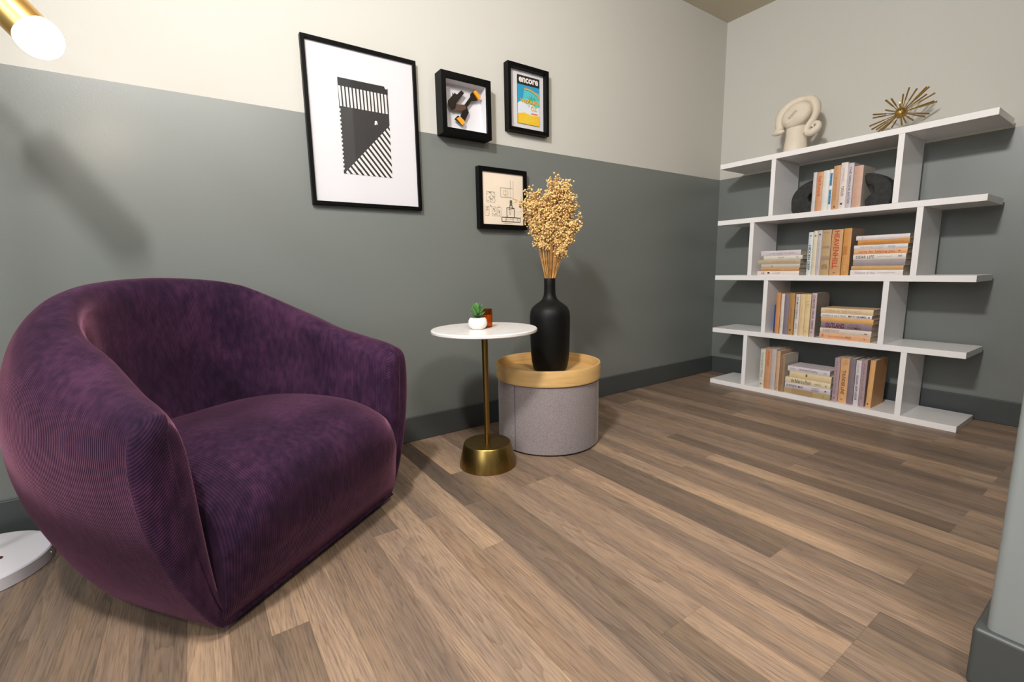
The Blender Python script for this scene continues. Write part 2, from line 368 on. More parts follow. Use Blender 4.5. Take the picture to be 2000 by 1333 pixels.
# ------------------------------------------------------------------ books
SP = -.317
def cover_mat(c):
    k = ('cov',)+tuple(c)
    if k not in _cc:
        s = srgb(*c); m = mat('book_cover', s, .5)
        noisy(m, tuple(x*.93 for x in s), tuple(min(1, x*1.05) for x in s), 30)
        _cc[k] = m
    return _cc[k]
def book(label, flat, y0, y1, z0, h, col, texts=(), depth=.155, group=None, x=SP, side=None, lean=0, pg=None):
    """upright: y0 (left) to y1 (right), z0 base, h height. flat: spine runs left to right."""
    t = thing('book', label, 'book', (x, (y0+y1)/2, z0), 0, group)
    W = abs(y1-y0)-.0006; ct = .0014; hw = W/2
    c = MB()
    if not flat:
        n = 7; ol = []; il = []
        for i in range(n):
            a = -1+2*i/(n-1); bx = .0035*(a*a)
            ol.append((bx, -a*hw)); il.append((bx+ct, -a*(hw-ct)))
        poly = [(depth, hw)]+[(px, py) for px, py in ol]+[(depth, -hw), (depth, -hw+ct)]+[(px, py) for px, py in reversed(il)]+[(depth, hw-ct)]
        c.prism(poly, 0, h, lambda u, v, d: (u, v, d))
        p = MB(); p.box(.005, depth-.004, -hw+ct, hw-ct, .002, h-.0025)
        if pg is not None: c.box(.006, depth-.0006, -hw-.0003, -hw+.0006, .0006, h-.0006); c.mi[-6:] = [1]*6
    else:
        n = 7; ol = []; il = []
        for i in range(n):
            a = -1+2*i/(n-1); bx = .003*(a*a)
            ol.append((bx, h/2*(1+a))); il.append((bx+ct, ct+(h/2-ct)*(1+a)))
        poly = [(depth, 0)]+ol+[(depth, h), (depth, h-ct)]+list(reversed(il))+[(depth, ct)]
        c.prism(poly, -hw, hw, lambda u, v, d: (u, d, v))
        p = MB(); p.box(.005, depth-.004, -hw+.002, hw-.002, ct, h-ct)
    c.build('cover', [cover_mat(col)]+([cover_mat(pg)] if pg is not None else []), t, smooth=True, angle=30)
    p.build('page_block', M_['page'], t)
    for tx in texts:
        st_, a0, a1, b0, b1, tc = tx[:6]; bold = tx[6] if len(tx) > 6 else 0; bold = min(bold, .006) if (tx[0] and 'M' in tx[0]) else bold; tb = MB()
        # a: along reading direction 0..1 from top/left; b: across 0 (bottom of letters) .. 1
        if flat: f = lambda u, v, a0=a0, a1=a1, b0=b0, b1=b1: (-.0006, hw-(a0+(a1-a0)*u)*2*hw, (b0+(b1-b0)*v)*h)
        else: f = lambda u, v, a0=a0, a1=a1, b0=b0, b1=b1: (-.0006, hw-(b0+(b1-b0)*v)*2*hw, h*(1-(a0+(a1-a0)*u)))
        if st_ is None:
            tb.add([f(0, 0), f(1, 0), f(1, 1), f(0, 1)], [(0, 1, 2, 3)]); tb.build('spine_mark', paint(srgb(*tc)), t)
        else:
            put_text(tb, st_, f, 0, bold); tb.build('spine_title', paint(srgb(*tc)), t)
    if lean: t.rotation_euler = (lean, 0, 0)
    return t
K = (40, 36, 38); RD = (190, 60, 35); GY = (120, 112, 108); OR = (196, 92, 40); MV = (112, 80, 104)
def std(rowz, items, group, **kw):
    for it in items:
        y0, y1, h, col, tx, lab = it[:6]; ex = it[6] if len(it) > 6 else {}
        book(lab, False, y0, y1, rowz, h, col, tx, group=group, **{**kw, **ex})
# top compartment
std(Z[3], [
 (-.7424, -.7606, .207, (206, 202, 200), [], 'thin pale grey book, leftmost upright in the top compartment beside the black bookend'),
 (-.7610, -.7912, .205, (208, 152, 112), [('THE PLAGUE', .10, .62, .25, .75, OR, .01)], 'tan upright book with orange spine lettering in the top compartment'),
 (-.7915, -.8205, .207, (226, 222, 214), [], 'blank white upright book between the orange lettered one and the blue blocked one'),
 (-.8208, -.8392, .209, (228, 226, 226), [(None, .09, .40, .25, .85, (92, 160, 205)), ('THE SUN', .10, .39, .35, .75, (40, 90, 140), .01), (None, .50, .86, .25, .85, (92, 160, 205)), ('OF BLUE', .51, .85, .35, .75, (40, 90, 140), .01)], 'white upright book with two bright blue blocks on its spine'),
 (-.8394, -.8718, .223, (202, 154, 110), [('A HISTORY', .25, .8, .35, .62, (168, 118, 80)), (None, .92, .96, .4, .6, (110, 60, 30))], 'caramel upright book just right of the blue blocked one, top compartment'),
 (-.8720, -.9038, .232, (228, 214, 208), [('ON LANGUAGE', .12, .40, .35, .6, (176, 180, 180)), ('TSOUSI', .50, .72, .3, .7, GY, .01), (None, .87, .91, .3, .62, (60, 55, 60))], 'tallest white upright book with a black dot low on its spine, top compartment'),
 (-.9040, -.9308, .224, (200, 190, 196), [('THE SERIOUS EATER', .08, .90, .32, .68, (110, 100, 108), .01)], 'lavender grey upright book with widely spaced lettering down the spine, top compartment'),
 (-.9320, -.9715, .205, (204, 164, 144), [], 'thick dusty pink upright book, rightmost in the top compartment against the bookend', dict(pg=(200, 192, 180)))],
 'upright books between the black bookends')
# second row
std(Z[2], [
 (-.7430, -.7670, .236, (216, 222, 224), [('HIDDEN DEEP', .30, .88, .2, .72, K, .015), (None, .07, .10, .35, .65, GY)], 'pale blue white upright book with black stacked lettering left of the cream book'),
 (-.7680, -.7886, .242, (226, 212, 184), [(None, .10, .13, .35, .7, (90, 80, 70)), ('SLIM VOLUME', .45, .8, .35, .6, (205, 188, 160))], 'narrow cream upright book with a small dark mark near its top, second compartment'),
 (-.7890, -.8104, .243, (200, 192, 194), [(None, .08, .11, .35, .7, K), ('THE QUIET COAST', .22, .9, .35, .62, (160, 150, 156))], 'narrow light grey upright book left of the khaki one with label bands'),
 (-.8108, -.8545, .243, (190, 160, 118), [(None, .06, .068, .15, .75, (150, 118, 84)), (None, .35, .40, .1, .9, (168, 138, 112)), (None, .58, .66, .1, .95, (168, 138, 118)), ('NOTES', .76, .86, .2, .8, (120, 96, 80))], 'khaki brown upright book with banded label directly left of the red lettered HEAVENHELL'),
 (-.8570, -.9085, .241, (206, 160, 112), [('HEAVENHELL', .03, .85, .24, .72, (200, 58, 28), .015), (None, .93, .95, .35, .6, (160, 110, 70))], 'tan upright hardback with large red HEAVENHELL spine lettering'),
 (-.9119, -.9470, .243, (210, 148, 78), [(None, .38, .56, .05, .6, (194, 122, 52)), ('GOLDEN', .56, .9, .3, .7, (222, 180, 120))], 'amber gold upright hardback just right of HEAVENHELL', dict(pg=(150, 132, 108)))],
 'upright books in the second compartment', depth=.17)
# third row
std(Z[1], [
 (-.5700, -.5935, .168, (58, 72, 132), [], 'short dark blue book at the left end of the third compartment', dict(x=-.285)),
 (-.5946, -.6184, .243, (210, 146, 88), [], 'plain orange tan upright book right beside the small blue book'),
 (-.6216, -.6403, .238, (224, 214, 204), [('IN FIELDS', .45, .85, .35, .6, (150, 165, 140))], 'thin white upright book between the orange tan and the grey one, third compartment'),
 (-.6405, -.6668, .240, (132, 122, 134), [], 'slate grey upright book in the third compartment between a white and a mustard one'),
 (-.6672, -.6967, .242, (182, 138, 84), [('ON GROWING', .35, .75, .35, .62, (140, 92, 46)), (None, .86, .90, .35, .65, (110, 66, 30))], 'mustard brown upright book in the third compartment'),
 (-.7014, -.7237, .237, (224, 212, 204), [('OF MATTERING', .06, .60, .25, .7, (96, 92, 96), .01), (None, .70, .84, .3, .7, (196, 186, 180))], 'white upright book with bold grey lettering, third compartment, right of the mustard one'),
 (-.7250, -.7523, .238, (228, 200, 154), [('SMALL PARTS', .3, .7, .35, .6, (214, 168, 130))], 'pale yellow upright book with faint pinkish lettering, third compartment'),
 (-.7530, -.7805, .239, (230, 204, 154), [('LE', .16, .30, .3, .8, (204, 172, 128)), (None, .86, .90, .3, .6, (204, 172, 128))], 'pale yellow upright book with small lettering only at top, left of the lavender one'),
 (-.7849, -.8095, .246, (206, 184, 186), [('CHESTER NINA  HERD', .05, .82, .28, .72, (104, 66, 88), .012), (None, .88, .90, .3, .65, (150, 90, 90))], 'lavender pink upright book with dark plum lettering, rightmost upright in the third compartment', dict(pg=(150, 140, 130)))],
 'upright books in the third compartment', depth=.165)
# bottom row left
std(Z[0], [
 (-.5227, -.5524, .243, (216, 210, 194), [('THE PENNY PRESS', .08, .72, .32, .68, (150, 146, 140), .008), (None, .88, .91, .35, .6, (110, 90, 90))], 'off white upright book with grey lettering at the left end of the bottom compartment'),
 (-.5540, -.5868, .248, (208, 150, 110), [('ON THE ROADS', .05, .42, .35, .75, (176, 88, 50), .01)], 'peach orange upright book with rust lettering at its top, bottom compartment'),
 (-.5872, -.6176, .250, (196, 184, 180), [], 'plain light grey upright book in the bottom compartment, left group'),
 (-.6190, -.6399, .243, (208, 170, 132), [(None, .92, .94, .35, .6, (110, 70, 40))], 'narrow peach tan upright book with a small dot at its foot, bottom compartment'),
 (-.6421, -.6685, .226, (160, 128, 100), [('A LONG SUMMER', .1, .8, .35, .65, (122, 88, 62))], 'shorter brown upright book just left of the flat stack on the bottom board', dict(pg=(200, 190, 178)))],
 'upright books at the left of the bottom compartment', depth=.165)
# bottom row right
std(Z[0], [
 (-.9180, -.9450, .244, (178, 152, 158), [('THE LIGHT ON THE HILL', .06, .84, .35, .62, (140, 104, 130)), (None, .91, .93, .3, .55, (110, 60, 70))], 'mauve upright book touching the right end of the bottom flat stack'),
 (-.9468, -.9869, .246, (224, 172, 122), [('HUE', .04, .14, .3, .8, (200, 140, 90)), ('THUNDER LINE', .26, .80, .3, .7, (110, 66, 40), .012), (None, .90, .94, .3, .6, (198, 140, 90))], 'apricot upright book with brown capitals running down its spine, bottom compartment'),
 (-.9873, -1.0156, .249, (134, 118, 124), [], 'plain dark mauve grey upright book in the right group of the bottom compartment'),
 (-1.0175, -1.0415, .245, (220, 210, 214), [('ROGER HARVEY', .06, .28, .35, .6, (150, 140, 150)), ('ROUGH NEW HOUR', .33, .88, .25, .7, (66, 62, 84), .012)], 'white upright book with dark navy capitals, bottom compartment right group'),
 (-1.0420, -1.0670, .250, (172, 148, 152), [('PARTS OF US', .08, .85, .4, .65, (140, 104, 120))], 'dusty mauve upright book right of the white one with navy capitals'),
 (-1.0745, -1.0975, .254, (224, 172, 112), [(None, .90, .93, .3, .55, (80, 76, 40))], 'honey tan upright book showing its wide side, rightmost on the bottom board', dict(lean=.02, depth=.175, pg=(196, 150, 104)))],
 'upright books at the right of the bottom compartment', x=-.302, depth=.165)
def stack(rowz, items, group, x=SP):
    for y0, y1, za, zb, col, tx, lab in items:
        book(lab, True, y0, y1, rowz+za, zb-za, col, tx, group=group, x=x, depth=.15)
stack(Z[2], [
 (-.471, -.708, .000, .0255, (232, 220, 214), [('SELAH', .10, .16, .3, .7, (176, 80, 80)), (None, .165, .175, .15, .85, (140, 50, 50)), (None, .26, .31, .4, .75, (70, 30, 40)), ('OUR STORIES', .38, .56, .35, .65, (170, 130, 150))], 'white flat book with a thin red bar on the spine, lowest of the left stack'),
 (-.490, -.706, .0256, .0435, (206, 156, 104), [('GOLD', .1, .5, .3, .6, (180, 130, 80))], 'thin tan orange flat book second from below in the second compartment left stack'),
 (-.492, -.710, .0436, .0655, (202, 192, 180), [(None, .28, .31, .2, .7, (150, 140, 130))], 'greyish white flat book above the thin tan orange one, left stack'),
 (-.473, -.711, .0656, .0915, (190, 172, 144), [('THE GARDENER AND THE WELL', .35, .9, .35, .65, (164, 144, 116))], 'khaki beige flat book sticking out left, middle of the left stack'),
 (-.504, -.720, .0916, .1130, (226, 216, 204), [('KELLER', .38, .55, .4, .75, (150, 130, 110)), (None, .86, .88, .4, .75, (110, 100, 90))], 'ivory flat book second from the top of the left stack'),
 (-.487, -.710, .1131, .1435, (216, 206, 208), [('A FIRE KISSED MY HEART', .22, .88, .3, .62, (150, 140, 150))], 'lilac white flat book lying topmost on the second compartment left stack')],
 'flat books stacked at the left of the second compartment')
stack(Z[2], [
 (-.956, -1.176, .000, .0270, (230, 220, 218), [('Flowers of the', .10, .48, .3, .7, (150, 146, 160)), (None, .54, .86, .46, .54, (186, 180, 184))], 'white flat book, lowest in the tall stack right of HEAVENHELL'),
 (-.959, -1.176, .0272, .0480, (204, 162, 104), [], 'thin golden tan flat book second from below in the tall right stack'),
 (-.965, -1.181, .0482, .0790, (160, 148, 148), [], 'thick plain grey flat book in the tall right stack'),
 (-.963, -1.181, .0792, .1070, (228, 218, 208), [('DEAR LIFE', .06, .42, .22, .75, (84, 78, 84), .006), ('ALICE MUNRO', .48, .76, .4, .62, (160, 166, 150)), (None, .86, .93, .4, .7, (170, 156, 160))], 'white flat book with black DEAR LIFE lettering on the spine'),
 (-.964, -1.184, .1072, .1305, (230, 176, 128), [('sorry for helping you', .10, .78, .12, .82, (198, 84, 36), .008), (None, .84, .88, .4, .65, (198, 84, 36))], 'orange flat book with rust red handwritten style lettering in the tall stack'),
 (-.963, -1.184, .1307, .1525, (218, 216, 218), [('THE NATURE OF LIGHT', .12, .58, .3, .7, (160, 166, 176)), ('ISLES', .66, .78, .3, .7, (110, 120, 170))], 'bluish white flat book third from the top of the tall stack'),
 (-.978, -1.189, .1527, .1770, (206, 142, 70), [('OLD ROADS AND HIGHWAYS', .1, .9, .3, .68, (184, 118, 50))], 'deep amber flat book just under the top one of the tall stack'),
 (-.969, -1.188, .1772, .1995, (226, 216, 214), [(None, .12, .14, .2, .8, (190, 180, 186))], 'white flat book lying topmost on the tall right stack')],
 'flat books stacked at the right of the second compartment')
stack(Z[1], [
 (-.837, -1.073, .000, .0300, (226, 172, 130), [(None, .04, .09, .25, .8, (206, 130, 90)), ('THE FISHERMEN', .18, .50, .3, .62, (206, 110, 60)), ('PRIZE', .53, .64, .28, .68, (150, 84, 40), .01), (None, .88, .91, .35, .6, (190, 130, 90))], 'peach flat book with orange lettering, lowest in the third compartment stack'),
 (-.838, -1.075, .0302, .0580, (224, 206, 190), [('SUNSET POETRY', .06, .40, .25, .8, (150, 120, 112)), (None, .87, .93, .35, .5, (120, 110, 96))], 'pale cream flat book with narrow lettering, second from below in the third compartment stack'),
 (-.840, -1.075, .0582, .0910, (140, 122, 132), [('OUTLAND', .10, .48, .12, .9, (96, 24, 44), .03), ('DAVID', .58, .76, .6, .85, (120, 76, 92)), ('THOMAS', .54, .80, .12, .5, (90, 50, 60), .01)], 'mauve grey flat book with big dark crimson capitals on the spine'),
 (-.838, -1.079, .0912, .1175, (220, 168, 104), [], 'plain golden flat book above the crimson lettered one, third compartment'),
 (-.836, -1.071, .1177, .1385, (232, 224, 220), [('DARK IS GETTING', .04, .52, .25, .75, (140, 130, 130)), ('MATT BEAMES', .56, .90, .25, .78, (50, 46, 48), .012), (None, .93, .96, .3, .7, GY)], 'thin white flat book with black and grey capitals, second from the top, third compartment'),
 (-.835, -1.075, .1387, .1680, (226, 198, 158), [('LIVING IN THE WORLD', .10, .78, .3, .68, (180, 150, 116))], 'beige flat book lying topmost in the third compartment stack')],
 'flat books stacked in the third compartment')
stack(Z[0], [
 (-.671, -.914, .000, .0330, (180, 158, 116), [(None, .18, .64, .05, .95, (172, 142, 104)), (None, .86, .87, .2, .7, (140, 116, 84))], 'khaki flat book, lowest of the stack on the bottom board'),
 (-.675, -.914, .0332, .0620, (216, 206, 212), [('RUNNING MAN', .04, .42, .25, .75, (66, 60, 72), .015), ('CHARLIE', .60, .76, .55, .85, (120, 112, 122)), ('NORTON', .60, .76, .12, .42, (96, 90, 100), .01), (None, .88, .92, .35, .65, GY)], 'white flat book with dark RUNNING MAN capitals on the spine'),
 (-.674, -.912, .0622, .0960, (230, 212, 178), [('the Ballad in a Flood', .14, .58, .2, .85, (70, 60, 50), .01), ('YARROW', .66, .80, .3, .6, (110, 96, 80)), (None, .90, .92, .3, .6, GY)], 'cream flat book with dark brush lettering in the bottom stack'),
 (-.696, -.914, .0962, .1330, (226, 204, 160), [(None, .40, .44, .45, .85, (120, 84, 50))], 'pale yellow flat book second from the top of the bottom stack'),
 (-.684, -.904, .1332, .1640, (218, 208, 212), [('Hinterland Country', .28, .72, .25, .75, (100, 90, 110), .006), ('AVES', .06, .18, .4, .7, (170, 150, 166)), (None, .86, .94, .3, .7, (196, 186, 190))], 'white flat book lying topmost on the short stack on the bottom board')],
 'flat books stacked on the bottom board', x=-.312)

# ------------------------------------------------------------------ bookends
def bookend(sgn, cy, label):
    t = thing('bookend', label, 'bookend', (-.25, cy, Z[3]), 0, 'pair of black bookends')
    pts = []
    R = .118 if sgn > 0 else .127; n = 22; cz = .052
    # outer arch from the books outwards and down
    for i in range(n+1):
        a = PI*.5*i/n; rr = R*(1+.05*math.sin(2*a))
        pts.append((rr*math.sin(a), cz+(R-.004)*math.cos(a)))
    pts.append((R*.98, .02)); pts.append((R*.90, 0)); pts.append((.012, 0)); pts.append((.004, .03))
    # mouth of the hook
    for i in range(9):
        a = -PI*.40+PI*.88*i/8
        pts.append((.012+.028*math.cos(a), .080+.026*math.sin(a)))
    pts.append((.001, .128)); pts.append((-.002, .150))
    b = MB(); d = .042
    b.prism(pts, -d, d, lambda u, v, e: (e, -sgn*u, v))
    o = b.build('bookend_body', M_['stone'], t, bevel=.009, seg=3)
    return t
bookend(1, -.974, 'black curved bookend with hooked notch at the right end of the top row')
bookend(-1, -.752, 'black rounded bookend left of the books, partly hidden behind them')

# ------------------------------------------------------------------ ceramic head
hd = thing('head_sculpture', 'cream ceramic head sculpture with curling hair on top of the bookshelf', 'sculpture', (-.19, -.58, Z[4]))
b = MB()
prof = [(0, 0), (.062, 0), (.0625, .004), (.060, .03), (.056, .07), (.053, .11), (.052, .15), (.04, .165), (0, .17)]
b.lathe(prof, 40); b.build('neck', M_['plaster'], hd, smooth=True, angle=50)
# face: tilted oval disc; local frame: u to image right (-y), v up
def hp(y, z, x=0): return (x, y+.58, z-1.411)
ang = math.radians(24)
b = MB(); rings = 40; n = 120; vs = []; fs = []
for i in range(rings+1):
    q = i/rings
    for k in range(n):
        a = 2*PI*k/n
        eu, ev = .082*q*math.cos(a), .063*q*math.sin(a)
        yy = -(eu*math.cos(ang)-ev*math.sin(ang)); zz = eu*math.sin(ang)+ev*math.cos(ang)
        dep = -.034*math.sqrt(max(0, 1-q**3.2))
        # nose ridge, cheek hollow, brow
        nu = eu*math.cos(.35)+ev*math.sin(.35); nv = -eu*math.sin(.35)+ev*math.cos(.35)
        dep -= .010*math.exp(-((nv-.004)/.0045)**2)/(1+math.exp((abs(nu+.004)-.024)/.0015)); dep += .0035*math.exp(-((nv+.006)/.004)**2)/(1+math.exp((abs(nu+.004)-.026)/.002)); dep += .003*math.exp(-((eu+.045)/.010)**2-((ev+.030)/.003)**2)
        dep += .005*math.exp(-((eu-.042)**2+(ev+.006)**2)/.0006)
        dep -= .004*math.exp(-((eu+.052)**2+(ev+.020)**2)/.00012)
        vs.append((dep-.040, yy-.012, zz+.209))
for i in range(rings):
    for k in range(n):
        j = (k+1) % n; fs.append((i*n+k, (i+1)*n+k, (i+1)*n+j, i*n+j))
m0 = len(vs)
for k in range(n): x, y, z = vs[rings*n+k]; vs.append((.03, y*.96, .209+(z-.209)*.96))
for k in range(n):
    j = (k+1) % n; fs.append((rings*n+k, m0+k, m0+j, rings*n+j))
fs.append(tuple(m0+k for k in range(n)))
b.add(vs, fs); b.build('face', M_['plaster'], hd, smooth=True, angle=60)
def lock(pts, rad, flat=1.0):
    # smooth the path
    P = [Vector(p) for p in pts]; out = []; ro = []
    for i in range(len(P)-1):
        p0, p1, p2, p3 = P[max(i-1, 0)], P[i], P[i+1], P[min(i+2, len(P)-1)]
        for s in range(6):
            t = s/6; out.append(.5*((2*p1)+(-p0+p2)*t+(2*p0-5*p1+4*p2-p3)*t*t+(-p0+3*p1-3*p2+p3)*t**3)); ro.append(rad[i]+(rad[i+1]-rad[i])*t)
    out.append(P[-1]); ro.append(rad[-1])
    b = MB(); b.tube(out, ro, 16, flat=flat, up=(1, 0, 0)); return b
lock([hp(-.622, 1.702, -.01), hp(-.590, 1.700, -.012), hp(-.555, 1.688, -.016), hp(-.520, 1.662, -.02), hp(-.503, 1.628, -.024), hp(-.500, 1.595, -.026), hp(-.499, 1.568, -.028), hp(-.486, 1.552, -.030), hp(-.468, 1.550, -.028), hp(-.456, 1.560, -.026)],
     [.016, .022, .025, .028, .030, .028, .024, .019, .013, .005], 1.2).build('hair_lock', M_['plaster'], hd, smooth=True, angle=70)
lock([hp(-.528, 1.553, -.03), hp(-.512, 1.549, -.032), hp(-.494, 1.552, -.030), hp(-.480, 1.558, -.028)], [.005, .014, .019, .012], 1.2).build('hair_curl', M_['plaster'], hd, smooth=True, angle=70)
lock([hp(-.585, 1.700, .0), hp(-.630, 1.700, -.008), hp(-.664, 1.684, -.014), hp(-.684, 1.652, -.02), hp(-.690, 1.618, -.026), hp(-.682, 1.585, -.030), hp(-.664, 1.556, -.034), hp(-.650, 1.532, -.035), hp(-.652, 1.512, -.035)],
     [.014, .020, .022, .022, .019, .017, .017, .018, .017], 1.2).build('hair_lock', M_['plaster'], hd, smooth=True, angle=70)
lock([hp(-.645, 1.512, -.034), hp(-.668, 1.508, -.034), hp(-.692, 1.517, -.032), hp(-.708, 1.534, -.03), hp(-.704, 1.551, -.028), hp(-.688, 1.556, -.028), hp(-.678, 1.546, -.032), hp(-.684, 1.536, -.036)],
     [.013, .019, .019, .016, .013, .011, .009, .004], 1.2).build('hair_curl', M_['plaster'], hd, smooth=True, angle=70)

# ------------------------------------------------------------------ brass starburst
C0 = Vector((-.19, -1.064, 1.5112))
sb = thing('starburst_ornament', 'aged brass starburst ornament with radiating rods on top of the bookshelf', 'ornament', (C0.x, C0.y, Z[4]))
c0l = Vector((0, 0, C0.z-Z[4]))
b = MB(); b.ball(c0l, .0255, 28, 18); b.build('centre_ball', M_['gold2'], sb, smooth=True, angle=60)
vd = (C0-Vector((-3.154, -1.96, .782))).normalized(); vr = vd.cross(Vector((0, 0, 1))).normalized(); vu = vr.cross(vd)
rays = [(475, 330), (585, 295), (852, 235), (975, 85), (1150, 155), (1345, 175), (1420, 165), (1380, 355), (1565, 360), (1555, 575), (1610, 605), (1490, 890), (1400, 950),
        (1150, 1005), (985, 1040), (890, 1060), (660, 1110), (430, 1155), (345, 1165), (290, 1100), (200, 1060), (120, 965), (185, 745), (180, 650), (470, 580), (795, 465)]
LR = .136; px = .00207*.0825
for i, (u, v) in enumerate(rays):
    du, dv = (u-845)*px, -(v-735)*px; d2 = du*du+dv*dv
    dd = math.sqrt(max(0, LR*LR-d2))*(-1 if i % 5 == 0 else 1)
    d = (vr*du+vu*dv+vd*dd).normalized()
    tip = c0l+d*LR
    if tip.z < .002: d = (d+Vector((0, 0, (.002-tip.z)/LR))).normalized()
    b = MB(); b.tube([c0l+d*.022, c0l+d*.072], .0019, 6); b.tube([c0l+d*.070, c0l+d*(LR-.002)], [.0034, .0040], 8)
    b.build('rod', M_['gold2'], sb, smooth=True)

# ------------------------------------------------------------------ armchair
A0 = Vector((-3.18, -.86, 0)); Rr = Vector((.8131, .5822, 0)).normalized(); Ff = Vector((Rr.y, -Rr.x, 0))
chair = thing('armchair', 'rounded purple corduroy tub armchair with low back on the wooden floor', 'armchair', A0, math.atan2(Rr.y, Rr.x))
# local frame of the empty: +x = Rr, +y = -Ff (towards the wall)
CX, CY = .318, -.28
AX, AYB = .455, .415
def top_h(q):    # q = 0 at arm fronts .. 1 at the middle of the back
    pts = [(0, .530), (.1, .556), (.21, .592), (.3, .634), (.42, .672), (.5, .700), (.58, .727), (.65, .748), (.75, .765), (.88, .776), (1, .780)]
    for (a, h1), (c, h2) in zip(pts, pts[1:]):
        if q <= c: t = (q-a)/(c-a); return h1+(h2-h1)*t
    return pts[-1][1]
path = []   # (x, f, nx, nf)
ns = 9; nb = 34
for i in range(ns): f = -.0+(CY)*i/ns; path.append((CX-AX+.012*(1-i/ns)**2, f))
for i in range(nb+1):
    a = PI-PI*i/nb; e = 2/2.25
    cx, sx = math.cos(a), math.sin(a)
    path.append((CX+AX*math.copysign(abs(cx)**e, cx), CY-AYB*abs(sx)**e))
for i in range(ns): j = ns-1-i; path.append((CX+AX-.012*(1-j/ns)**2, (CY)*j/ns))
NP = len(path); seglen = [0]
for i in range(1, NP): seglen.append(seglen[-1]+math.hypot(path[i][0]-path[i-1][0], path[i][1]-path[i-1][1]))
TL = seglen[-1]
def profile(T, q, s=1.0):
    w_ = min(1, q/.30); w_ = w_*w_*(3-2*w_); e = max(0, 1-s/.06)**2; T = T-.006*e
    lo = [(.190, .020), (.160, .012), (.128, .016), (.100, .060), (.068, .130), (.038, .210), (.015, .290), (.003, .365), (.0, .43)]
    fr = [(.003, .40), (.010, .72), (.022, .91), (.040, 1.01), (.058, 1.03), (.078, .99), (.094, .90), (.107, .74), (.118, .50)]
    bk = [(.006, .34), (.020, .60), (.041, .80), (.071, .93), (.104, .985), (.130, 1.0), (.150, .965), (.163, .88), (.170, .75)]
    up = [(a[0]+(c[0]-a[0])*w_, .43+(T-.43)*(a[1]+(c[1]-a[1])*w_)) for a, c in zip(fr, bk)]
    th = .040*w_
    dn = [(.124+th, min(.47, up[-1][1]-.03)), (.129+th*1.3, .41), (.138+th*1.6, .25), (.140+th, .10), (.150, .03)]
    P = lo+up+dn
    return [(d-(.022*e if k > len(lo)+5 else 0)*min(1, z/.2), z) for k, (d, z) in enumerate(P)]
prof_n = len(profile(.6, 0))
vs = []; uvs = []; sects = []
for i, (x, f) in enumerate(path):
    s = seglen[i]/TL; q = 1-abs(2*s-1)
    a = path[max(i-1, 0)]; c = path[min(i+1, NP-1)]
    tx, tf = c[0]-a[0], c[1]-a[1]; L = math.hypot(tx, tf); tx /= L; tf /= L
    nx, nf = tf, -tx     # inward normal candidate
    if (CX-x)*nx+(CY-f)*nf < 0: nx, nf = -nx, -nf
    if i < ns or i >= NP-ns: nf *= .3; l2 = math.hypot(nx, nf); nx /= l2; nf /= l2
    T = top_h(min(1, q*1.0)); sec = []; vv = 0; last = None
    for d, z in profile(T, q, min(seglen[i], TL-seglen[i])):
        p = (x+nx*d, f+nf*d, z)
        if last: vv += math.dist(p, last)
        last = p; sec.append((p[0], -p[1], p[2])); uvs.append((seglen[i], vv))
    sects.append(sec); vs += sec
fs = []
for i in range(NP-1):
    for k in range(prof_n-1):
        fs.append((i*prof_n+k, (i+1)*prof_n+k, (i+1)*prof_n+k+1, i*prof_n+k+1))
b = MB(); b.add(vs, fs, uvs)
# close the underside between first and last profile points
ul = [(i*prof_n, i*prof_n+prof_n-1, (i+1)*prof_n+prof_n-1, (i+1)*prof_n) for i in range(NP-1)]
b.add(vs, ul, uvs)
# front caps
for side, sec in ((0, sects[0]), (1, sects[-1])):
    cxm = sum(p[0] for p in sec)/prof_n; czm = .30
    # spine of the cap: shrink towards a vertical medial line
    prev = [tuple(p) for p in sec]; base = len(b.v); rings = [prev]
    for (sh, out) in ((.985, .0025), (.95, .006), (.84, .012), (.60, .018), (.25, .021)):
        rg = []
        for (x, y, z) in sec:
            zz = max(.06, min(z, sec[14][2]-.055)); mx = (sec[min(range(prof_n), key=lambda k: (k > 13)*9+abs(sec[k][2]-zz))][0] + sec[min(range(prof_n), key=lambda k: (k < 15)*9+abs(sec[k][2]-zz))][0])/2
            rg.append((mx+(x-mx)*sh, y-out*min(1, .35+z/.22), zz+(z-zz)*sh))
        rings.append(rg)
    allv = [p for r in rings for p in r]; n = prof_n
    cf = []
    for r in range(len(rings)-1):
        for k in range(n):
            j = (k+1) % n; cf.append((r*n+k, r*n+j, (r+1)*n+j, (r+1)*n+k))
    cf.append(tuple((len(rings)-1)*n+k for k in range(n)))
    b.add(allv, cf, [(p[0], p[2]) for p in allv], mi=1)
sh = b.build('shell', [M_['cord_shell'], M_['cord_front']], chair, smooth=True, angle=180)
ss = sh.modifiers.new('sub', 'SUBSURF'); ss.levels = 2; ss.render_levels = 2; print('TL', TL)
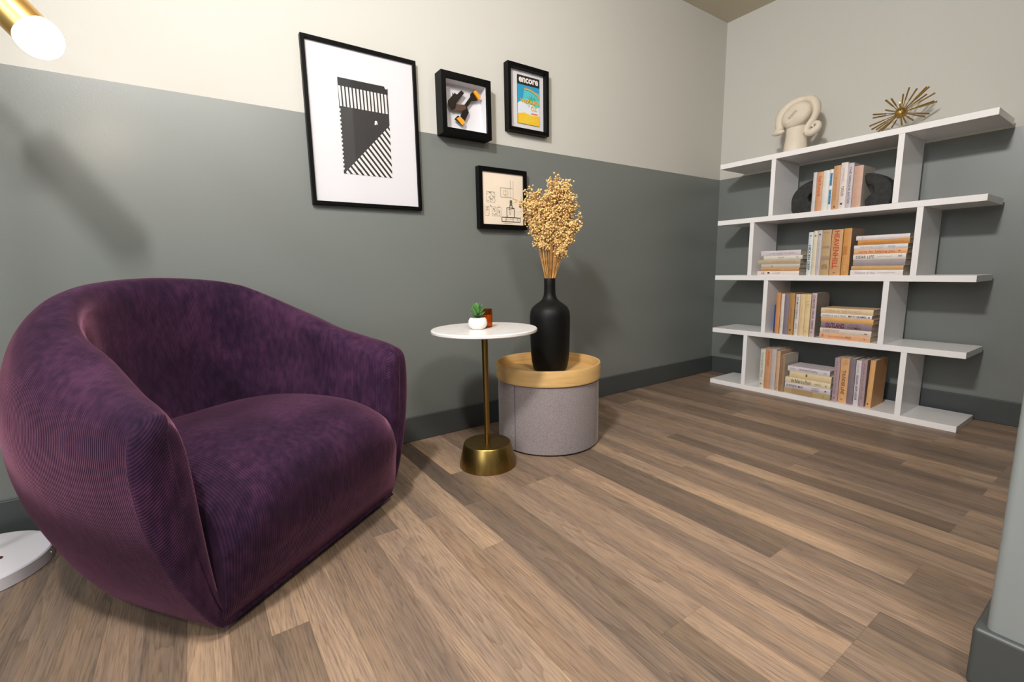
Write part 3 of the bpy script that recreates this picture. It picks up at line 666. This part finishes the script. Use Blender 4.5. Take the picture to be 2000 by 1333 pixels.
# seat cushion
def se(a, b_, n): return max(0, 1-abs(a)**n)**(1/b_)
NU, NV = 96, 44; vs = []; uvs = []; fs = []
X0, X1 = .004, .640
for i in range(NU+1):
    u = -1+2*i/NU; x = (X0+X1)/2+(X1-X0)/2*u
    k = 1-abs(u)**4; side = 1-abs(u)**8
    zt = .332+.072*k; fb = .020+.042*(1-abs(u)**8)
    pr = [(-.30, .022), (-.02, .022), (0.0, .030), (.012+fb*.25, .075), (.012+fb*.55, .13), (.010+fb*.85, .19), (.006+fb, .245), (fb*.92, .29),
          (fb*.60-.004, .335+.0), (-.01, .0), (-.06, 0), (-.12, 0), (-.2, 0), (-.3, 0), (-.4, 0), (-.5, 0), (-.56, 0)]
    # top surface heights
    zz = {9: zt-.036, 10: zt-.014, 11: zt-.003, 12: zt, 13: zt-.004, 14: zt-.018, 15: zt-.045, 16: zt-.09}
    P = []
    for j, (f, z) in enumerate(pr):
        if j in zz: z = zz[j]
        if j == 8: z = zt-.060
        if j == 7: z = zt-.092
        if j == 6: z = zt-.135
        P.append(Vector((f, z)))
    # resample with catmull
    out = []
    for s in range(len(P)-1):
        p0, p1, p2, p3 = P[max(s-1, 0)], P[s], P[s+1], P[min(s+2, len(P)-1)]
        for h in range(7):
            t = h/7; out.append(.5*((2*p1)+(-p0+p2)*t+(2*p0-5*p1+4*p2-p3)*t*t+(-p0+3*p1-3*p2+p3)*t**3))
    out.append(P[-1]); vv = 0
    for j, p in enumerate(out):
        if j: vv += (out[j]-out[j-1]).length
        vs.append((x, -p.x, p.y)); uvs.append((x, vv))
m = len(out)
for i in range(NU):
    for j in range(m-1): fs.append((i*m+j, (i+1)*m+j, (i+1)*m+j+1, i*m+j+1))
fs.append(tuple(range(m))); fs.append(tuple(NU*m+j for j in range(m-1, -1, -1)))
b = MB(); b.add(vs, fs, uvs); b.build('seat_cushion', M_['cord'], chair, smooth=True, angle=80)
b = MB(); b.box(.07, .55, .05, .52, 0, .03); b.build('base', M_['matte_black'], chair, bevel=.01)

# ------------------------------------------------------------------ side table
tb = thing('side_table', 'small round white marble side table with brass pole and tapered base', 'side table', (-2.2353, -.4289, 0))
b = MB(); b.lathe([(0, .544), (.203, .544), (.206, .547), (.206, .555), (.203, .558), (0, .558)], 96); b.build('table_top', M_['marble'], tb, smooth=True)
b = MB(); b.lathe([(0, .094), (.0105, .094), (.0125, .50), (.0125, .535), (0, .535)], 32); b.build('pole', M_['gold'], tb, smooth=True)
b = MB(); b.lathe([(0, .526), (.0165, .526), (.0175, .529), (.0175, .5435), (0, .5435)], 32); b.build('collar', M_['gold2'], tb, smooth=True)
b = MB(); b.lathe([(0, 0), (.1135, 0), (.1146, .002), (.1135, .012), (.096, .090), (.0925, .0945), (0, .0955)], 96); b.build('base', M_['gold'], tb, smooth=True)

# succulent
pl = thing('potted_succulent', 'tiny green succulent in a round white pot on the marble side table', 'plant', (-2.2660, -.4330, .558))
b = MB(); b.lathe([(0, 0), (.021, 0), (.027, .003), (.0345, .013), (.0368, .024), (.0345, .036), (.0285, .044), (.0265, .0445), (.0265, .040), (.0, .040)], 48)
b.build('pot', M_['pot'], pl, smooth=True, angle=50)
b = MB(); b.lathe([(0, .041), (.0262, .041)], 32); b.build('soil', M_['soil'], pl)
def leaf(base, az, tilt, L, Wd):
    b = MB(); n = 9; vs = []; fs = []; m = 8
    d = Vector((math.cos(az)*math.sin(tilt), math.sin(az)*math.sin(tilt), math.cos(tilt)))
    side = Vector((-math.sin(az), math.cos(az), 0)); nm = d.cross(side)
    for i in range(n+1):
        t = i/n; w_ = Wd*math.sin(PI*min(1, .12+t*.88))**.7*(1-.25*t) if t < 1 else .0002
        c = base+d*L*t+Vector((0, 0, 1))*L*.18*t*t
        for k in range(m):
            a = 2*PI*k/m; vs.append(c+side*w_*math.cos(a)+nm*w_*.42*math.sin(a))
    for i in range(n):
        for k in range(m): j = (k+1) % m; fs.append((i*m+k, i*m+j, (i+1)*m+j, (i+1)*m+k))
    b.add(vs, fs); return b
k = 0
for ring, (cnt, tilt, L, zz) in enumerate([(8, 1.12, .036, .044), (8, .86, .039, .050), (7, .58, .040, .056), (5, .3, .036, .062), (3, .1, .028, .066)]):
    for i in range(cnt):
        az = 2*PI*i/cnt+ring*.45+random.uniform(-.1, .1)
        leaf(Vector((0, 0, zz)), az, tilt+random.uniform(-.08, .08), L, .0078).build('leaf', M_['leaf'], pl, smooth=True, angle=70)
b = MB(); b.lathe([(0, .041), (.006, .041), (.007, .06), (0, .072)], 12); b.build('stem', M_['leaf'], pl, smooth=True)
# candle
cd = thing('candle_jar', 'amber glass candle jar behind the potted succulent on the side table', 'candle', (-2.2100, -.4080, .558))
b = MB(); b.lathe([(0, 0), (.0205, 0), (.0225, .002), (.0225, .072), (.0215, .0728), (.0205, .072), (.0205, .004), (0, .004)], 40); b.build('glass_jar', M_['amber'], cd, smooth=True)
b = MB(); b.lathe([(0, .0045), (.0200, .0045), (.0200, .046), (0, .046)], 32); b.build('wax', M_['wax'], cd, smooth=True)
b = MB(); b.tube([(0, 0, .046), (0, .001, .056)], .0008, 6); b.build('wick', M_['matte_black'], cd)

# ------------------------------------------------------------------ ottoman with tray lid
ot = thing('storage_ottoman', 'round grey felt storage stool with a blond wood tray lid by the wall', 'stool', (-1.8556, -.3500, 0))
b = MB(); b.lathe([(0, .004), (.222, .004), (.2275, .009), (.2287, .016), (.2287, .296), (.225, .300), (0, .300)], 128); b.build('felt_body', M_['felt'], ot, smooth=True)
b = MB(); b.lathe([(0, 0), (.219, 0), (.2235, .003), (.2235, .007), (0, .007)], 96); b.build('bottom_edge', M_['matte_black'], ot, smooth=True)
a = math.atan2(-1.96+.35, -3.154+1.8556)-math.radians(38)
b = MB()
vs = []
for z in (.012, .296):
    for da in (-.012, .012): vs.append((.2293*math.cos(a+da), .2293*math.sin(a+da), z))
b.add(vs, [(0, 1, 3, 2)]); b.build('seam', M_['felt_seam'], ot)
b = MB(); b.lathe([(0, .3005), (.234, .3005), (.236, .303), (.236, .366), (.2345, .369), (.2285, .369), (.2270, .366), (.2270, .3265), (0, .3265)], 128)
b.build('tray_lid', M_['tray'], ot, smooth=True)

# vase
VX, VY = -1.8470, -.3560
va = thing('bottle_vase', 'tall matte black bottle vase standing on the wooden tray', 'vase', (VX, VY, .3265))
prof = [(0, 0), (.068, 0), (.0735, .004), (.078, .016), (.083, .040), (.0865, .075), (.0885, .14), (.0900, .21), (.0900, .245), (.0870, .268), (.0780, .286), (.0620, .300), (.0450, .311), (.0340, .322), (.0280, .336), (.0255, .352), (.0250, .38), (.0250, .412), (.0243, .4145), (.0205, .4145), (.0205, .36), (0, .35)]
b = MB(); b.lathe(prof, 72); b.build('vase_body', M_['matte_black'], va, smooth=True, angle=55)

# dried flowers
bq = thing('dried_flower_bouquet', 'bouquet of golden dried flowers in the black vase', 'flowers', (VX, VY, .741))
def icoball(mb, c, r):
    ph = random.random()*6; ca, sa = math.cos(ph), math.sin(ph); g = 1.618; k = r/1.902
    p = [(-1, g, 0), (1, g, 0), (-1, -g, 0), (1, -g, 0), (0, -1, g), (0, 1, g), (0, -1, -g), (0, 1, -g), (g, 0, -1), (g, 0, 1), (-g, 0, -1), (-g, 0, 1)]
    v = [(c[0]+k*(x*ca-y*sa), c[1]+k*(x*sa+y*ca), c[2]+k*z) for x, y, z in p]
    mb.add(v, [(0, 11, 5), (0, 5, 1), (0, 1, 7), (0, 7, 10), (0, 10, 11), (1, 5, 9), (5, 11, 4), (11, 10, 2), (10, 7, 6), (7, 1, 8), (3, 9, 4), (3, 4, 2), (3, 2, 6), (3, 6, 8), (3, 8, 9), (4, 9, 5), (2, 4, 11), (6, 2, 10), (8, 6, 7), (9, 8, 1)])
# view-independent frame: right along R3 (towards +x -y), depth along D3
R3 = Vector((.775, -.632, 0)).normalized(); D3 = Vector((.632, .775, 0))
tips = []
def outline_top(u):  # height of crown at lateral offset u (m)
    pts = [(-.128, .345), (-.10, .365), (-.06, .375), (-.02, .395), (.03, .425), (.065, .445), (.095, .40), (.118, .330), (.135, .26)]
    if u <= pts[0][0]: return pts[0][1]
    for (a, h1), (c, h2) in zip(pts, pts[1:]):
        if u <= c: return h1+(h2-h1)*(u-a)/(c-a)
    return pts[-1][1]
NS = 64
for s in range(NS):
    u = random.uniform(-.118, .112) if s > 3 else (-.126, -.122, .108, .118)[s]
    d = random.uniform(-1, 1)*.075*(1-abs(u)/.2)
    hh = outline_top(u)*random.uniform(.80, 1.0) if s > 3 else outline_top(u)
    if s % 9 == 4: u = random.uniform(.09, .128); d = random.uniform(-.03, .03); hh = random.uniform(.20, .25)
    tip = R3*u+D3*d+Vector((0, 0, hh))
    bs = R3*(u*.10)+D3*(d*.15)+Vector((0, 0, -.035))
    mid = bs.lerp(tip, .5)+R3*(-u*.12)+Vector((random.uniform(-.004, .004), random.uniform(-.004, .004), 0))
    P = [bs, bs.lerp(mid, .5)+Vector((0, 0, .003)), mid, mid.lerp(tip, .5)+R3*u*.04, tip]
    stm = MB(); stm.tube(P, [.0013, .0012, .0011, .0009, .0006], 5)
    hb_ = MB()
    nbr = 11
    for k in range(nbr):
        t0 = random.uniform(.42, .96); i0 = int(t0*4); base = P[i0].lerp(P[min(i0+1, 4)], t0*4-i0)
        dr = Vector((random.uniform(-1, 1), random.uniform(-1, 1), random.uniform(.5, 1.8))).normalized()
        L = random.uniform(.016, .040)*(.55+.6*t0); e = base+dr*L
        if e.z > outline_top(max(-.13, min(.13, e.dot(R3))))+.012: e.z = outline_top(e.dot(R3))+.005
        stm.tube([base, base.lerp(e, .5)+Vector((0, 0, .002)), e], [.0006, .0005, .0004], 3, cap=False)
        for q in range(random.randint(7, 11)):
            c = e+Vector((random.gauss(0, 1), random.gauss(0, 1), random.gauss(0, 1)))*.0085
            icoball(hb_, c, random.uniform(.0028, .0052))
    so = stm.build('flower_stem', M_['stem'], bq, weld=False)
    hb_.build('flower_cluster', M_['flower'], so, weld=False, smooth=True, angle=180)['kind'] = 'stuff'

# ------------------------------------------------------------------ pictures on the left wall
def lm(x0, z0): return lambda u, v, d: (u-x0, -d, v-z0)
def frame(label, cat, x0, x1, z0, z1, depth, bw, name='picture_frame', bt=None):
    xc, zc = (x0+x1)/2, z0
    t = thing(name, label, cat, (xc, -.0005, z0), 0, 'black framed pictures on the wall')
    b = MB(); bt = bt or bw
    hx = (x1-x0)/2; H = z1-z0
    # mitred frame ring
    O = [(-hx, 0), (hx, 0), (hx, H), (-hx, H)]; I = [(-hx+bw, bt), (hx-bw, bt), (hx-bw, H-bt), (-hx+bw, H-bt)]
    vs = [(u, 0, v) for u, v in O]+[(u, 0, v) for u, v in I]+[(u, -depth, v) for u, v in O]+[(u, -depth, v) for u, v in I]
    fs = []
    for i in range(4):
        j = (i+1) % 4
        fs += [(i, j, 4+j, 4+i), (8+i, 12+i, 12+j, 8+j), (i, 8+i, 8+j, j), (4+i, 4+j, 12+j, 12+i)]
    b.add(vs, fs); b.build('frame', M_['black'], t, bevel=.0012)
    return t, hx, H
def rect(mb, x0, x1, z0, z1, y, mi=0): mb.add([(x0, y, z0), (x1, y, z0), (x1, y, z1), (x0, y, z1)], [(0, 1, 2, 3)], mi=mi)
def board(t, hx, H, bw, y, m, name='mat_board'):
    b = MB(); b.box(-hx+bw*.6, hx-bw*.6, y, y+.002, bw*.6, H-bw*.6); return b.build(name, m, t)
def glass(t, hx, H, bw, y):
    b = MB(); b.box(-hx+bw*.7, hx-bw*.7, y, y+.0015, bw*.7, H-bw*.7); return b.build('glass_pane', M_['pane'], t)
def clip(poly, a, b_, c):   # keep a*u+b*v <= c
    out = []
    for i in range(len(poly)):
        p, q = poly[i], poly[(i+1) % len(poly)]; fp = a*p[0]+b_*p[1]-c; fq = a*q[0]+b_*q[1]-c
        if fp <= 0: out.append(p)
        if (fp < 0 < fq) or (fq < 0 < fp):
            t = fp/(fp-fq); out.append((p[0]+(q[0]-p[0])*t, p[1]+(q[1]-p[1])*t))
    return out
# large print
t, hx, H = frame('largest black frame with a wide white mat and striped black and white print', 'picture', -2.7400, -2.2900, 1.045, 1.652, .022, .0145)
board(t, hx, H, .0145, -.012, M_['mat'])
xc = -2.515; ax0, ax1, az0, az1 = -2.614-xc, -2.415-xc, 1.171-1.045, 1.528-1.045
pm = [paint(srgb(26, 26, 27)), paint(srgb(226, 216, 214)), paint(srgb(42, 39, 39)), paint(srgb(230, 226, 228))]
def art(u, v, y=-.0128): return (ax0+(ax1-ax0)*u, y, az1-(az1-az0)*v)
b = MB(); b.add([art(0, 0), art(1, 0), art(1, 1), art(0, 1)], [(0, 1, 2, 3)], mi=0)
def apoly(P, mi, y=-.0131):
    if len(P) > 2: b.add([art(u, v, y) for u, v in P], [tuple(range(len(P)))], mi=mi)
sq = [(0, 0), (1, 0), (1, 1), (0, 1)]
apoly([(0.02, .30), (1, .30), (1, .44), (.08, .97), (.02, .95)], 2, -.0129)
for i in range(15):
    u0 = .005+i*.0705; apoly(clip([(u0, .085), (u0+.042, .085), (u0+.052, .293), (u0+.010, .293)], 1, 0, 1), 1)
# lower diagonal stripes below line from (1,.41) to (.08,.965)
A_ = Vector((1.02, .405)); B_ = Vector((.07, .965)); D_ = Vector((.36, .245))
for i in range(16):
    t0 = (i+.12)/15.2; t1 = (i+.66)/15.2
    p, q = A_.lerp(B_, t0), A_.lerp(B_, t1)
    P = [tuple(p), tuple(q), tuple(q+D_*3), tuple(p+D_*3)]
    P = clip(P, 1, 0, 1); P = clip(P, 0, 1, 1) if P else P
    if P: apoly(P, 1)
for cu, cv, rr in ((.715, .402, .028), (.70, .424, .020), (.735, .420, .014)):
    apoly([(cu+rr*math.cos(2*PI*k/9), cv+rr*.55*math.sin(2*PI*k/9)) for k in range(9)], 3, -.0134)
apoly([(.93, .0), (1, .0), (1, .012), (.97, .03), (.94, .02)], 3, -.0134)
for i in range(15): apoly([(0, .32+i*.044), (.022, .322+i*.044), (.018, .342+i*.044), (0, .345+i*.044)], 3, -.0134)
apoly([(.24, .90), (.29, .915), (.36, .955), (.34, .975), (.28, .95)], 2, -.0134)
b.build('striped_print', pm, t)
glass(t, hx, H, .0145, -.0195)

# shadow box with flex cable
t, hx, H = frame('deep black shadow box frame holding a brown ribbon cable with orange connectors', 'picture', -2.194, -1.944, 1.374, 1.630, .060, .023, 'shadow_box', .027)
board(t, hx, H, .02, -.008, M_['mat'], 'backing_board')
b = MB(); q = .024
b.box(-hx+q-.002, -hx+q+.0005, -.050, -.008, q, H-q); b.box(hx-q-.0005, hx-q+.002, -.050, -.008, q, H-q)
b.box(-hx+q, hx-q, -.050, -.008, H-q-.0065, H-q-.004); b.box(-hx+q, hx-q, -.050, -.008, q+.003, q+.0055); b.build('inner_liner', M_['mat'], t)
glass(t, hx, H, .023, -.054)
cb_ = thing('ribbon_cable', 'brown flex ribbon cable with two orange connectors inside the shadow box', 'cable', (-2.069, -.008, 1.374))
def P2(L): return [(x+2.069, z-1.374) for x, z in L]
fm = lambda u, v, d: (u, d, v)
b = MB(); b.prism(P2([(-2.1477, 1.5207), (-2.1156, 1.5575), (-2.1029, 1.5531), (-2.0808, 1.5748), (-2.0663, 1.5653), (-2.1076, 1.517), (-2.1151, 1.494), (-2.1349, 1.4839), (-2.1485, 1.5018)]), -.022, -.0205, fm); b.build('dark_flap', M_['brown_film'], cb_)
b = MB(); b.prism(P2([(-2.1143, 1.5118), (-2.0648, 1.5176), (-2.0545, 1.505), (-2.0759, 1.4896), (-2.1300, 1.4863)]), -.019, -.0178, fm); b.build('pale_strap', M_['brown_light'], cb_)
b = MB(); b.prism(P2([(-2.0648, 1.5176), (-2.0331, 1.5576), (-2.0327, 1.5687), (-2.0117, 1.5892), (-1.985, 1.5617), (-1.998, 1.5463), (-2.027, 1.5394), (-2.0517, 1.5102), (-2.0424, 1.4896), (-2.0642, 1.4500), (-2.0867, 1.4658), (-2.0759, 1.4896)]), -.017, -.0155, fm); b.build('flex_strip', M_['brown_film'], cb_)
b = MB(); b.prism(P2([(-2.1169, 1.45), (-2.0999, 1.4665), (-2.0642, 1.4473), (-2.0784, 1.4257)]), -.0195, -.0135, fm); b.build('connector_housing', M_['brown_film'], cb_)
b = MB(); b.prism(P2([(-2.0205, 1.5793), (-2.0083, 1.5885), (-1.9799, 1.5617), (-1.9941, 1.5508)]), -.026, -.017, fm); b.build('orange_connector', M_['amber_chip'], cb_, bevel=.001)
b = MB(); b.prism(P2([(-2.1103, 1.4511), (-2.0935, 1.462), (-2.0676, 1.4439), (-2.08, 1.4268)]), -.026, -.0195, fm); b.build('orange_connector', M_['amber_chip'], cb_, bevel=.001)
b = MB()
b.tube([(-.045, .000, .19), (-.045, -.0178, .135)], .002, 6); b.tube([(.05, 0, .19), (.05, -.0155, .19)], .002, 6); b.tube([(-.022, 0, .07), (-.022, -.0155, .07)], .002, 6)
b.build('mounting_pin', M_['brown_film'], cb_)

# programme cover
t, hx, H = frame('black frame holding a theatre programme with white encore lettering over a blue and yellow cover', 'picture', -1.8320, -1.5830, 1.446, 1.7535, .035, .0185)
board(t, hx, H, .0185, -.010, M_['mat'])
xc = -1.7075; ax0, ax1, az0, az1 = -1.762-xc, -1.6275-xc, 1.492-1.446, 1.7135-1.446
cols = [(24, 24, 26), (236, 226, 220), (40, 150, 190), (80, 190, 200), (236, 190, 40), (200, 140, 40), (216, 222, 232), (226, 196, 60), (60, 150, 110), (90, 170, 150), (214, 120, 90), (120, 90, 40)]
pm = [paint(srgb(*c)) for c in cols]
bb = MB(); bb.box(ax0, ax1, -.0130, -.0102, az0, az1); bk = bb.build('programme', pm[0], t)
b = MB()
def P(L, mi, y=-.0133): b.add([art(u, v, y) for u, v in L], [tuple(range(len(L)))], mi=mi)
P([(0, .19), (1, .19), (1, .60), (0, .60)], 2, -.0132)
P([(.30, .26), (1, .30), (1, .60), (.2, .60)], 3, -.0133)
P([(0, .60), (.05, .56), (.2, .53), (.4, .58), (.6, .56), (.8, .60), (1, .60), (1, .84), (0, .84)], 6, -.0134)
for k in range(3):  # rainbow bands
    r0, r1 = .80-k*.035, .77-k*.035; pts = []
    for i in range(15): a = math.radians(150-i*8.5); pts.append((.42+r0*math.cos(a), .66-.42*r0/.8*math.sin(a)))
    for i in range(14, -1, -1): a = math.radians(150-i*8.5); pts.append((.42+r1*math.cos(a), .66-.42*r1/.8*math.sin(a)))
    pts = [p for p in pts]; pc = clip(clip(pts, 1, 0, 1), -1, 0, -.30); pc = clip(pc, 0, 1, .58)
    if len(pc) > 2: P(pc, (10, 7, 8)[k], -.0135)
for i, (cu, hh) in enumerate([(.50, .10), (.57, .15), (.63, .20), (.70, .14), (.77, .17), (.84, .10)]):  # green city towers
    P([(cu-.03, .57), (cu-.02, .56-hh*.7), (cu, .54-hh), (cu+.02, .56-hh*.7), (cu+.03, .57)], 8, -.0136)
P([(0, .80), (.3, .76), (.65, .80), (1, .78), (1, 1), (0, 1)], 4, -.0136)
P([(.45, .80), (.62, .80), (.80, .90), (.30, 1), (0, 1), (.2, .93)], 7, -.0137)
# lettering
put_text(b, 'encore', lambda u, v: art(.06+.88*u, .145-.105*v, -.0138), 1, .035)
put_text(b, 'THE', lambda u, v: art(.42+.14*u, .435-.03*v, -.0140), 5, .01)
put_text(b, 'WIZARD', lambda u, v: art(.13+.84*u, .565-.085*v, -.0140), 5, .03)
put_text(b, 'WIZARD', lambda u, v: art(.115+.84*u, .56-.085*v, -.0142), 7, .0)
put_text(b, 'OZ', lambda u, v: art(.60+.28*u, .70-.10*v, -.0140), 5, .04)
put_text(b, 'OZ', lambda u, v: art(.59+.28*u, .695-.10*v, -.0142), 7, .0)
put_text(b, 'OF', lambda u, v: art(.46+.1*u, .63-.04*v, -.0140), 5, .01)
P([(.60, .745), (.90, .745), (.90, .775), (.60, .775)], 10, -.0140)
b.build('cover_print', pm, bk)
glass(t, hx, H, .0185, -.027)

# line drawing
t, hx, H = frame('black frame with a cream sheet of fine line drawings, beside the dried flowers', 'picture', -2.0040, -1.7240, .979, 1.264, .030, .021)
board(t, hx, H, .02, -.022, M_['cream'], 'cream_sheet')
xc = -1.864; ax0, ax1, az0, az1 = -1.983-xc, -1.745-xc, .9985-.979, 1.2415-.979
b = MB()
def ln(u0, v0, u1, v1, w_=.006, mi=0, y=-.0224):
    d = Vector((u1-u0, v1-v0)); d.normalize(); n_ = Vector((-d.y, d.x))*w_*.68
    b.add([art(u0+n_.x, v0+n_.y, y), art(u1+n_.x, v1+n_.y, y), art(u1-n_.x, v1-n_.y, y), art(u0-n_.x, v0-n_.y, y)], [(0, 1, 2, 3)], mi=mi)
def rc(u0, v0, u1, v1, w_=.006, mi=0): ln(u0, v0, u1, v0, w_, mi); ln(u1, v0, u1, v1, w_, mi); ln(u1, v1, u0, v1, w_, mi); ln(u0, v1, u0, v0, w_, mi)
rc(.46, .845, .92, .93, .011); rc(.46, .845, .56, .93, .009); ln(.74, .845, .74, .93, .007); ln(.56, .875, .74, .875, .005); ln(.84, .86, .87, .92, .007); ln(.84, .845, .92, .845, .009)
rc(.585, .655, .77, .845, .011); ln(.62, .69, .77, .66, .007); ln(.66, .66, .66, .80, .006); ln(.70, .70, .66, .80, .004); ln(.61, .845, .59, .80, .005)
rc(.655, .615, .725, .655, .009)
for i in range(7): ln(.67, .515+i*.014, .715, .513+i*.014, .008)
rc(.665, .51, .72, .615, .006)
rc(.44, .275, .75, .455, .006, 1); ln(.68, .12, .68, .275, .006, 1); ln(.75, .12, .75, .275, .006, 1); ln(.55, .275, .55, .455, .005, 1); rc(.50, .33, .60, .40, .004, 1); ln(.52, .42, .62, .43, .004, 1); rc(.62, .275, .68, .455, .004, 1)
random.seed(3)
rc(.10, .37, .30, .57, .005, 1)
for i in range(26):
    u0, v0 = random.uniform(.10, .27), random.uniform(.37, .55); ln(u0, v0, u0+random.uniform(.01, .05), v0+random.choice((0, 0, .03)), .006, random.choice((0, 1, 1)))
for cu in (.07, .24, .36):
    for i in range(13):
        u0, v0 = cu+random.uniform(0, .07), random.uniform(.66, .82); ln(u0, v0, u0+random.uniform(.008, .03), v0+random.choice((0, .02, -.02)), .006, random.choice((0, 1, 1)))
    rc(cu-.01, .655, cu+.085, .83, .004, 1)
ln(.18, .62, .21, .66, .010); ln(.38, .62, .40, .655, .004, 1)
ln(.5, .965, .72, .967, .004, 1)
b.build('line_drawing', [M_['ink'], M_['grey_ink']], t)
glass(t, hx, H, .021, -.0265)

# ------------------------------------------------------------------ lamp at the left edge of the view
lp = thing('floor_lamp', 'brass lamp head with glowing round bulb, on a white round metal base behind the armchair', 'lamp', (-3.72, -.215, 0))
b = MB(); b.lathe([(0, 0), (.161, 0), (.163, .002), (.163, .033), (.160, .0365), (.150, .038), (0, .040)], 96); b.build('base', M_['lampbase'], lp, smooth=True)
b = MB(); b.lathe([(0, .0), (.0105, .0), (.0105, .0008), (0, .0008)], 24, (.060, -.020, .0392)); b.build('base_hole', M_['redhole'], lp)
b = MB(); b.ball((.163*math.cos(-.12), .163*math.sin(-.12), .018), .0035, 12, 8); b.build('screw', M_['steel'], lp, smooth=True)
H0 = Vector((-3.383+3.72, -.45+.215, 1.3156)); hd_ = Vector((-.60, .22, .77)).normalized()
b = MB(); b.tube([(0, 0, .038), (0, 0, 1.66)], .010, 20); b.build('pole', M_['lampbrass'], lp, smooth=True)
S1 = H0+hd_*.20
b = MB(); b.tube([S1, S1+hd_*.05, Vector((0, 0, 1.62))], .007, 14); b.build('arm', M_['lampbrass'], lp, smooth=True)
def shell(p0, p1, r, th):
    b = MB(); a = (p1-p0).normalized(); q = Vector((0, 0, 1)).rotation_difference(a).to_matrix(); L = (p1-p0).length
    b.lathe([(r, 0), (r, L-.012), (r*.9, L), (0, L), (0, L-th), (r-th, L-.014), (r-th, 0), (r, 0)], 56); b.v = [tuple(q @ Vector(v)+p0) for v in b.v]; return b
shell(H0+hd_*.010, S1, .0400, .0015).build('lamp_shade', M_['lampbrass'], lp, smooth=True, angle=60)
def emit(name, col, st):
    m = bpy.data.materials.new(name); m.use_nodes = True; pb = m.node_tree.nodes['Principled BSDF']
    pb.inputs['Base Color'].default_value = (.9, .85, .8, 1); pb.inputs['Emission Color'].default_value = (*col, 1); pb.inputs['Emission Strength'].default_value = st
    return m
b = MB(); b.ball(H0-hd_*.006, .0430, 36, 24); b.build('bulb', emit('glowing_bulb', (1, .80, .62), 28), lp, smooth=True)
